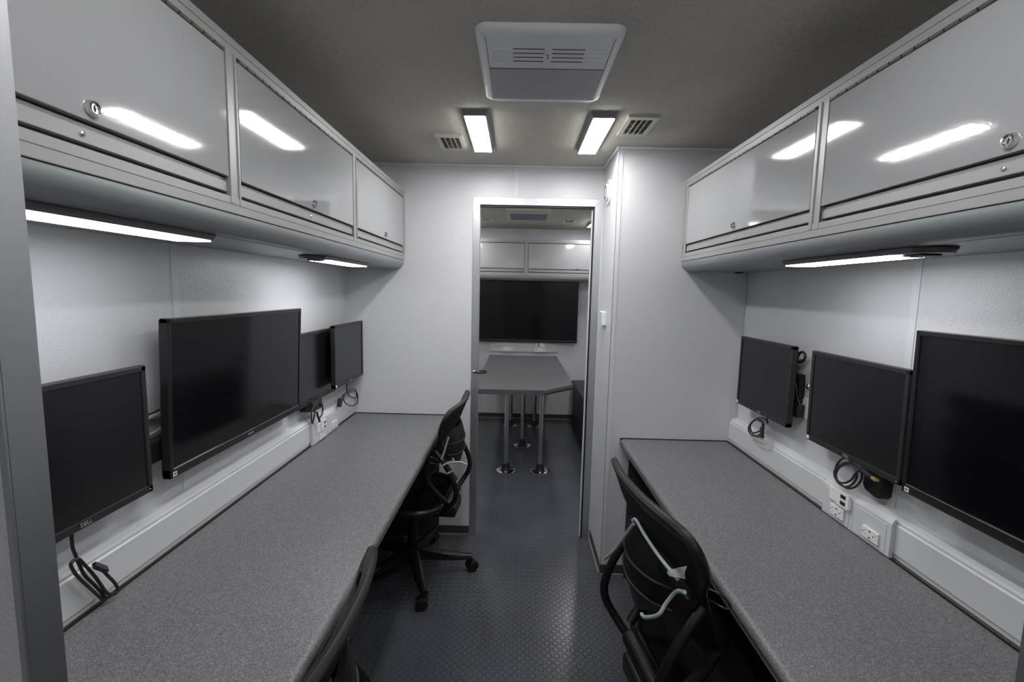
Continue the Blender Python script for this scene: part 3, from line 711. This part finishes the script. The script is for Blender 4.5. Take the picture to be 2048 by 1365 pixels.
cable('hanging_cable', on(-0.932, LE), 0.0032, 'coiled black cable under the monitor by the left far corner', plug=((-0.918, 2.357, 0.894), (-0.918, 2.335, 0.856), 0.022), group=gc)
LB = [(2.100, 0.955), (2.060, 0.935), (2.027, 0.913), (2.018, 0.883), (2.024, 0.859), (2.034, 0.865), (2.052, 0.905), (2.075, 0.935), (2.120, 0.930), (2.132, 0.900), (2.125, 0.880), (2.108, 0.868), (2.089, 0.866)]
cable('hanging_cable', on(-0.922, LB), 0.0036, 'bunched black cable under the left monitor beside the television', plug=((-0.912, 2.058, 0.900), (-0.912, 2.084, 0.852), 0.016), group=gc)
mb_ = empty('power_adapter', (-0.944, 2.09, 0.925)); mesh_box('body', M_CABLE, mb_, -0.038, 0.022, -0.052, 0.055, -0.022, 0.030, bev=0.006)
tag(mb_, 'black power adapter hidden under the left monitor beside the television', 'adapter')
LF = [(1.928, 0.972), (1.918, 0.958), (1.910, 0.945), (1.925, 0.952), (1.943, 0.955), (1.972, 0.950), (2.012, 0.930), (2.046, 0.900), (2.057, 0.875), (2.042, 0.860), (2.018, 0.855), (1.990, 0.863), (1.959, 0.878), (1.930, 0.904), (1.925, 0.920), (1.930, 0.937), (1.945, 0.946), (1.966, 0.944), (1.992, 0.934),
      (2.022, 0.912), (2.036, 0.888), (2.024, 0.872), (2.0, 0.873), (1.966, 0.888), (1.941, 0.905), (1.928, 0.925), (1.940, 0.941), (1.985, 0.937), (2.016, 0.915), (2.022, 0.892), (2.004, 0.874), (1.975, 0.867), (1.945, 0.873), (1.918, 0.882)]
cable('hanging_cable', on(1.068, LF, 0.0005), 0.0032, 'coiled black cable under the monitor by the right far corner', plug=((1.045, 1.912, 0.926), (1.045, 1.905, 0.881), 0.020), gold=((1.045, 1.905, 0.881), (1.045, 1.9045, 0.872), 0.012), group=gc)
LG = [(1.410, 0.975), (1.423, 0.962), (1.444, 0.965), (1.461, 0.958), (1.478, 0.939), (1.488, 0.917), (1.485, 0.896), (1.475, 0.880), (1.457, 0.872), (1.431, 0.872), (1.410, 0.879), (1.389, 0.895), (1.375, 0.915), (1.369, 0.933), (1.373, 0.947), (1.389, 0.956), (1.407, 0.959), (1.426, 0.957), (1.448, 0.946),
      (1.472, 0.925), (1.483, 0.904), (1.480, 0.890), (1.469, 0.880), (1.449, 0.874), (1.425, 0.877), (1.402, 0.893), (1.387, 0.915), (1.383, 0.932), (1.390, 0.947), (1.410, 0.954), (1.436, 0.946), (1.460, 0.925), (1.470, 0.900), (1.461, 0.885), (1.440, 0.884), (1.416, 0.896), (1.396, 0.915), (1.385, 0.935), (1.370, 0.952), (1.352, 0.962)]
cable('hanging_cable', on(1.070, LG, 0.0004), 0.0034, 'coiled black cable over the right outlets under a monitor', plug=((1.046, 1.356, 0.966), (1.046, 1.306, 0.958), 0.016), gold=((1.046, 1.306, 0.958), (1.046, 1.288, 0.956), 0.014), group=gc)
bm = bmesh.new(); prism(bm, [(1.386, 0.960), (1.392, 0.905), (1.380, 0.890), (1.342, 0.882), (1.324, 0.884), (1.316, 0.896), (1.314, 0.960)], 'x', 1.085, 1.118, bev=0.003)
pa = link_mesh('mount_bracket', bm, M_CHAIR, None, 35); tag(pa, 'black bracket hanging below the right monitor beside its gold plug', 'bracket')
# behind the far right monitor
cable('looped_cable', [(1.095, 1.800, 1.140), (1.095, 1.800, 1.185), (1.095, 1.797, 1.225), (1.093, 1.782, 1.255), (1.092, 1.762, 1.268), (1.092, 1.743, 1.262), (1.093, 1.744, 1.243), (1.096, 1.765, 1.230), (1.099, 1.795, 1.224), (1.100, 1.815, 1.222)], 0.0052,
      'thick black cable loop sticking out right of the right far monitor')
bk = empty('mount_bracket', (XR, 1.785, 1.115)); 
bm = bmesh.new(); box(bm, -0.029, -0.002, -0.018, 0.035, -0.05, 0.064, bev=0.003); box(bm, -0.027, -0.004, -0.024, 0.0, -0.03, 0.052, bev=0.002); box(bm, -0.029, -0.001, -0.01, 0.04, -0.062, -0.04, bev=0.004); link_mesh('arm', bm, M_CHAIR, bk, 35)
bm = bmesh.new(); lathe(bm, [(0.011, 0), (0.011, 0.004), (0.006, 0.008), (0, 0.008)], Matrix.Translation((-0.0005, -0.040, 0.021)) @ Matrix.Rotation(-PI / 2, 4, 'Y'), 18); link_mesh('bolt', bm, M_CHROME, bk, 35)
tag(bk, 'black mount arm with a bolt behind the right far monitor', 'bracket')
wp = empty('wall_outlet', (XR, 1.765, 1.050)); mesh_box('cover_plate', M_OUTLET, wp, -0.006, 0, -0.035, 0.035, -0.038, 0.042, bev=0.0015)
tag(wp, 'white wall plate behind the right far monitor', 'outlet')
ad = empty('power_adapter', (XR - 0.0065, 1.772, 1.037)); mesh_box('body', M_CABLE, ad, -0.030, 0, -0.026, 0.040, -0.024, 0.026, bev=0.003)
tag(ad, 'black plug-in adapter on the white plate behind the right far monitor', 'adapter')
cable('adapter_cable', [(1.092, 1.790, 1.160), (1.088, 1.775, 1.135), (1.086, 1.762, 1.112), (1.086, 1.757, 1.095), (1.088, 1.738, 1.068), (1.088, 1.731, 1.052), (1.087, 1.736, 1.041), (1.084, 1.748, 1.037)], 0.0022, 'thin black cord running down to the adapter on the right wall')
# in the gap between the nearest left monitor and the left television
cable('wall_cable', [(-0.972, 1.10, 1.128), (-0.972, 1.19, 1.129), (-0.970, 1.219, 1.133), (-0.968, 1.248, 1.146), (-0.968, 1.34, 1.18)], 0.0022, 'thin black cord between the near monitor and the left television')
cable('wall_cable', [(-0.972, 1.10, 1.112), (-0.971, 1.19, 1.120), (-0.970, 1.218, 1.126), (-0.968, 1.249, 1.137), (-0.966, 1.34, 1.16)], 0.0048, 'thick grey cable between the near monitor and the left television', M_GREYCABLE)
cable('wall_cable', [(-0.975, 1.10, 1.072), (-0.973, 1.19, 1.074), (-0.973, 1.22, 1.080), (-0.972, 1.25, 1.088), (-0.970, 1.34, 1.10)], 0.0040, 'lower grey cable between the near monitor and the left television', M_GREYCABLE)
ad2 = empty('power_adapter', (-0.982, 1.196, 1.030)); mesh_box('body', M_CABLE, ad2, 0, 0.034, -0.045, 0.030, -0.028, 0.028, bev=0.003)
tag(ad2, 'black power block in the gap left of the left television', 'adapter')

# ------------------------------------------------------------------ far room table and bench
tb = empty('table', (0.075, 4.32, 0))
out = [(-0.385, 5.24 - 4.32), (0.385, 5.24 - 4.32), (0.380, 3.64 - 4.32), (0.140, 3.400 - 4.32), (-0.352, 3.395 - 4.32), (-0.385, 3.43 - 4.32)]
bm = bmesh.new(); prism(bm, out, 'z', 0.735, 0.740); link_mesh('tabletop', bm, M_TABLE, tb, 30)
bm = bmesh.new(); prism(bm, out, 'z', 0.700, 0.7349); link_mesh('table_edge', bm, M_TABEDGE, tb, 30)
for x, y in ((-0.067, 3.673), (0.215, 3.681), (0.074, 4.304), (-0.050, 4.945), (0.210, 4.940)):
    M_ = Matrix.Translation((x - 0.075, y - 4.32, 0))
    bm = bmesh.new(); lathe(bm, [(0.0205, 0.03), (0.0205, 0.69), (0.0205, 0.70)], M_, 24); lg = link_mesh('leg', bm, M_POLE, tb, 40)
    bm = bmesh.new(); lathe(bm, [(0.080, 0), (0.080, 0.004), (0.072, 0.010), (0.040, 0.014), (0, 0.014)], M_, 28); link_mesh('floor_flange', bm, M_CHROME, lg, 40)
    bm = bmesh.new(); lathe(bm, [(0.038, 0.014), (0.032, 0.030), (0.026, 0.062), (0.0215, 0.064)], M_, 24); link_mesh('collar', bm, M_RUBBER, lg, 50)
tag(tb, 'long grey table on five metal poles beyond the doorway', 'table')
bn = empty('bench', (0.88, 4.55, 0))
mesh_box('base', M_BENCH, bn, 0.66 - 0.88, XR - 0.88 - 0.002, -0.75, 0.698, 0.0, 0.405, bev=0.002)
mesh_box('cushion', M_VINYL, bn, 0.640 - 0.88, XR - 0.88 - 0.002, -0.75, 0.696, 0.405, 0.470, bev=0.014, seg=4)
tag(bn, 'dark built-in bench with a black vinyl cushion in the far room', 'bench')

# ------------------------------------------------------------------ office chairs
HW = [(0.986, 0.05), (0.986, 0.12), (0.983, 0.185), (0.974, 0.226), (0.950, 0.250), (0.915, 0.255), (0.880, 0.250), (0.840, 0.224), (0.795, 0.197), (0.745, 0.176), (0.695, 0.163), (0.650, 0.154), (0.615, 0.146), (0.597, 0.120), (0.592, 0.06)]
def bx(z):
    pts = [(0.55, -0.120), (0.60, -0.105), (0.66, -0.115), (0.72, -0.145), (0.78, -0.182), (0.84, -0.216), (0.90, -0.241), (0.95, -0.261), (1.0, -0.276)]
    for (a, xa), (b, xb) in zip(pts, pts[1:]):
        if z <= b:
            t = max(0, (z - a) / (b - a)); t = t * t * (3 - 2 * t) * 0.4 + t * 0.6; return xa + (xb - xa) * t
    return pts[-1][1]
def back_pt(u, z): return Vector((bx(z) + 0.035 * (u / 0.25) ** 2, u, z))
def office_chair(loc, rz, dz, base, label, cords=(), paper=False, hook=None):
    root = empty('office_chair', loc, rz)
    # five-star base with twin-wheel casters
    bm = bmesh.new(); lathe(bm, [(0.0, 0.155), (0.030, 0.155), (0.040, 0.150), (0.046, 0.120), (0.046, 0.085), (0.036, 0.078), (0, 0.078)], None, 24); link_mesh('base_hub', bm, M_CHAIR, root, 40)
    bm = bmesh.new(); lathe(bm, [(0.026, 0.15), (0.026, 0.26), (0.018, 0.265), (0.018, 0.40 + dz)], None, 20); link_mesh('gas_column', bm, M_CHAIR, root, 40)
    for k in range(5):
        a = 2 * PI * k / 5 + math.radians(base) - rz
        R = Matrix.Rotation(a, 4, 'Z')
        q = bmesh.new(); n = 8; rings = []
        for i in range(n + 1):
            t = i / n; x = 0.035 + t * 0.275; hw = 0.027 - 0.010 * t; zt = 0.140 - 0.048 * t - 0.006 * math.sin(t * PI); zb = zt - (0.055 - 0.033 * t)
            rings.append([q.verts.new(v) for v in ((x, -hw, zb), (x, hw, zb), (x, hw * 0.9, zt - 0.006), (x, hw * 0.5, zt), (x, -hw * 0.5, zt), (x, -hw * 0.9, zt - 0.006))])
        for A, B in zip(rings, rings[1:]):
            for i in range(6): q.faces.new((A[i], A[(i + 1) % 6], B[(i + 1) % 6], B[i]))
        q.faces.new(rings[0]); q.faces.new(list(reversed(rings[-1]))); q.transform(R); leg = link_mesh('base_leg', q, M_CHAIR, root, 50)
        bm = bmesh.new(); C_ = Matrix.Translation((0.298, 0, 0.0292)) @ Matrix.Rotation(0.5 + k, 4, 'Z')
        for s_ in (-1, 1): lathe(bm, [(0.0, -0.010), (0.022, -0.010), (0.0285, -0.006), (0.0285, 0.006), (0.022, 0.010), (0, 0.010)], C_ @ Matrix.Translation((0.012, s_ * 0.017, 0)) @ Matrix.Rotation(PI / 2, 4, 'X'), 20)
        lathe(bm, [(0.024, -0.007), (0.024, 0.007)], C_ @ Matrix.Translation((0.012, 0, 0.006)) @ Matrix.Rotation(PI / 2, 4, 'X'), 18)
        lathe(bm, [(0.007, 0.02), (0.007, 0.055)], Matrix.Translation((0.298, 0, 0)), 10)
        bm.transform(R); link_mesh('caster', bm, M_RUBBER, leg, 40)
    up_ = Matrix.Translation((0, 0, dz))
    def part(nm, bm, m, sm=50, par=None): bm.transform(up_); return link_mesh(nm, bm, m, par or root, sm)
    # tilt mechanism and seat
    bm = bmesh.new(); box(bm, -0.11, 0.10, -0.075, 0.075, 0.375, 0.425, bev=0.012, seg=3); box(bm, -0.24, -0.06, -0.085, 0.085, 0.395, 0.455, bev=0.014, seg=3); part('tilt_mechanism', bm, M_CHAIR, 40)
    so = []
    for i in range(32):
        t = 2 * PI * i / 32; ex = abs(math.cos(t)) ** 0.55 * (1 if math.cos(t) > 0 else -1); ey = abs(math.sin(t)) ** 0.55 * (1 if math.sin(t) > 0 else -1)
        x = 0.03 + ex * 0.215; y = ey * (0.245 + 0.01 * ex); z = 0.470 - 0.03 * max(0, ex - 0.6) / 0.4 + 0.012 * abs(ey) ** 3
        so.append(Vector((x, y, z)))
    bm = bmesh.new(); tube(bm, so, 0.017, 10, closed=True); part('seat_frame', bm, M_CHAIR)
    q = bmesh.new(); rings = []
    for s_ in (1.0, 0.75, 0.5, 0.25):
        rings.append([q.verts.new(((p.x - 0.03) * s_ + 0.03, p.y * s_, p.z - 0.016 * (1 - s_ ** 2))) for p in so])
    for A, B in zip(rings, rings[1:]):
        for i in range(32): q.faces.new((A[i], A[(i + 1) % 32], B[(i + 1) % 32], B[i]))
    q.faces.new(rings[-1])
    low = [q.verts.new((v.co.x, v.co.y, v.co.z - 0.008)) for v in rings[0]]
    for i in range(32): q.faces.new((rings[0][i], rings[0][(i + 1) % 32], low[(i + 1) % 32], low[i]))
    q.faces.new(list(reversed(low)))
    part('seat', q, M_SEAT)
    # back frame: flattened ring along the outline
    o_ = [(u, z) for z, u in HW] + [(-u, z) for z, u in reversed(HW)]
    path = catmull([back_pt(u, z) for u, z in o_], 3, closed=True)
    q = bmesh.new(); n = len(path); rings = []
    cen = back_pt(0, 0.80)
    for i, p in enumerate(path):
        t = (path[(i + 1) % n] - path[i - 1]).normalized()
        nb = Vector((-1, 0, -0.5 * min(1.0, max(0.0, (p.z - 0.66) / 0.2)))).normalized(); nb = (nb - t * nb.dot(t)).normalized()
        inn = t.cross(nb).normalized()
        if inn.dot(cen - p) < 0: inn = -inn
        k_ = min(1.0, max(0.0, (p.z - 0.62) / 0.3)); wd = 0.024 + 0.030 * k_; dp = 0.010 + 0.009 * k_
        sec = [(0.0, 0.2), (0.05, 0.48), (0.30, 0.60), (0.65, 0.52), (1.0, 0.32), (1.0, 0.0), (0.55, -0.4), (0.10, -0.55), (-0.01, -0.2)]
        rings.append([q.verts.new(p + inn * (a * wd) + nb * (b * dp)) for a, b in sec])
    for i in range(n):
        A, B = rings[i], rings[(i + 1) % n]
        for k in range(9): q.faces.new((A[k], A[(k + 1) % 9], B[(k + 1) % 9], B[k]))
    part('back_frame', q, M_CHAIR, 40)
    q = bmesh.new(); zs = [0.600 + (0.975 - 0.600) * i / 16 for i in range(17)]; rows = []
    def hw(z):
        P = sorted(HW)
        for (a, ua), (b, ub) in zip(P, P[1:]):
            if z <= b: return ua + (ub - ua) * max(0, (z - a)) / (b - a)
        return P[-1][1]
    for off in (0, 0.004):
        for z in zs:
            h_ = hw(z) - 0.012; rows.append([q.verts.new(back_pt(h_ * (j / 6 - 1), z) + Vector((off - 0.005, 0, 0))) for j in range(13)])
    for base in (0, 17):
        for i in range(16):
            for j in range(12): q.faces.new((rows[base + i][j], rows[base + i][j + 1], rows[base + i + 1][j + 1], rows[base + i + 1][j]))
    part('back_mesh', q, M_MESH)
    # lumbar pad slung behind the waist
    q = bmesh.new(); rows = []
    for off in (0, 0.012):
        for j in range(15):
            s_ = j / 7 - 1; u = s_ * 0.172
            x = -0.245 + 0.075 * abs(s_) ** 2.4
            zb = 0.668 + 0.065 * abs(s_) ** 2.2 - 0.03 * math.cos(s_ * PI * 2.0) * 0.5; zt_ = 0.862 - 0.015 * math.cos(s_ * PI) - 0.085 * abs(s_) ** 4
            rows.append([q.verts.new((x + off + 0.018 * math.sin(k / 6 * PI) * -1, u, zb + (zt_ - zb) * k / 6)) for k in range(7)])
    for base in (0, 15):
        for i in range(14):
            for k in range(6): q.faces.new((rows[base + i][k], rows[base + i][k + 1], rows[base + i + 1][k + 1], rows[base + i + 1][k]))
    def rim(idx):
        for i in range(14): q.faces.new((rows[i][idx], rows[i + 1][idx], rows[16 + i][idx], rows[15 + i][idx]))
    rim(0); rim(6)
    for i in (0, 14):
        for k in range(6): q.faces.new((rows[i][k], rows[i][k + 1], rows[15 + i][k + 1], rows[15 + i][k]))
    pad = part('lumbar_pad', q, M_CHAIR, 40)
    bm = bmesh.new()
    for zz in (0.735, 0.790):
        tube(bm, catmull([(-0.212, -0.138, zz), (-0.247, -0.09, zz - 0.006), (-0.264, 0, zz - 0.012), (-0.247, 0.09, zz - 0.006), (-0.212, 0.138, zz)], 5), 0.0045, 8)
    part('pad_rib', bm, M_RUBBER, 60, pad)
    for s_ in (-1, 1):
        bm = bmesh.new()
        tube(bm, catmull([(-0.160, s_ * 0.176, 0.770), (-0.200, s_ * 0.186, 0.725), (-0.236, s_ * 0.190, 0.665), (-0.262, s_ * 0.188, 0.595), (-0.260, s_ * 0.182, 0.548), (-0.238, s_ * 0.170, 0.505), (-0.200, s_ * 0.130, 0.455), (-0.150, s_ * 0.080, 0.425)], 6), 0.0125, 12)
        part('support_tube', bm, M_CHAIR)
        bm = bmesh.new()
        tube(bm, catmull([(-0.108, s_ * 0.155, 0.640), (-0.128, s_ * 0.150, 0.590), (-0.165, s_ * 0.142, 0.540), (-0.200, s_ * 0.130, 0.500)], 6), 0.014, 10)
        part('back_upright', bm, M_CHAIR)
        bm = bmesh.new(); lathe(bm, [(0, -0.012), (0.014, -0.012), (0.014, 0.012), (0, 0.012)], Matrix.Translation((-0.190, s_ * 0.168, 0.785)) @ Matrix.Rotation(PI / 2, 4, 'X'), 14)
        part('pivot_bolt', bm, M_CHAIR)
    bm = bmesh.new(); lathe(bm, [(0, -0.115), (0.022, -0.115), (0.026, -0.105), (0.026, 0.105), (0.022, 0.115), (0, 0.115)], Matrix.Translation((-0.205, 0, 0.470)) @ Matrix.Rotation(PI / 2, 4, 'X'), 20); part('cross_bar', bm, M_CHAIR, 35)
    if hook:                                         # black wire clip that ties the chair to the worktop
        bm = bmesh.new(); tube(bm, catmull(hook, 5), 0.0026, 8); link_mesh('tie_clip', bm, M_TVBEZEL, root, 60)
    for c_ in cords:
        bm = bmesh.new(); tube(bm, catmull(c_, 6), 0.0044, 8); link_mesh('cord', bm, M_CORD, root, 60)
    if paper:
        q = bmesh.new(); g = []
        for i in range(6):
            g.append([q.verts.new((-0.256 - 0.004 * math.sin(i * 1.3 + j), -0.190 - 0.0145 * i, 0.862 + 0.010 * j * (0.45 + 0.11 * i) + 0.0075 * i)) for j in range(4)])
        for i in range(5):
            for j in range(3): q.faces.new((g[i][j], g[i + 1][j], g[i + 1][j + 1], g[i][j + 1]))
        bmesh.ops.solidify(q, geom=q.faces[:], thickness=0.0008); link_mesh('paper_tag', q, M_PAPER, root, 40)
    return tag(root, label, 'chair', 'black mesh office chairs at the worktops')
cordsR = ([(-0.262, 0.004, 0.888), (-0.258, -0.008, 0.896), (-0.256, -0.054, 0.884), (-0.257, -0.140, 0.878), (-0.252, -0.222, 0.874)],
          [(-0.260, 0.002, 0.880), (-0.264, 0.058, 0.808), (-0.272, 0.102, 0.746), (-0.276, 0.158, 0.690)],
          [(-0.247, -0.245, 0.860), (-0.248, -0.212, 0.838), (-0.262, -0.198, 0.802), (-0.277, -0.196, 0.775), (-0.286, -0.152, 0.736), (-0.288, -0.135, 0.732)])
office_chair((0.572, 1.178, 0), math.radians(8), 0.0, 180, 'black mesh office chair pushed against the right worktop', cordsR, True,
             [(-0.195, -0.202, 0.838), (-0.178, -0.220, 0.845), (-0.155, -0.238, 0.838), (-0.140, -0.242, 0.820), (-0.145, -0.242, 0.812), (-0.160, -0.236, 0.816), (-0.183, -0.198, 0.818)])
cordsL = ([(-0.228, 0.196, 0.800), (-0.220, 0.198, 0.770), (-0.210, 0.199, 0.735), (-0.197, 0.200, 0.693)],
          [(-0.206, 0.212, 0.670), (-0.226, 0.211, 0.681), (-0.252, 0.210, 0.686), (-0.275, 0.208, 0.690), (-0.298, 0.206, 0.686), (-0.317, 0.205, 0.676)],
          [(-0.251, 0.208, 0.706), (-0.261, 0.207, 0.679), (-0.253, 0.208, 0.649), (-0.228, 0.209, 0.632)])
office_chair((-0.518, 2.265, 0), PI - math.radians(4), -0.045, 5, 'black mesh office chair at the far end of the left worktop', cordsL, False,
             [(-0.188, 0.205, 0.678), (-0.185, 0.206, 0.690), (-0.160, 0.212, 0.705), (-0.146, 0.214, 0.708), (-0.138, 0.214, 0.694), (-0.142, 0.212, 0.680), (-0.160, 0.208, 0.676), (-0.184, 0.204, 0.672)])
office_chair((-0.538, 0.715, 0), PI, -0.055, 90, 'black office chair at the near end of the left worktop, cut off at the bottom')
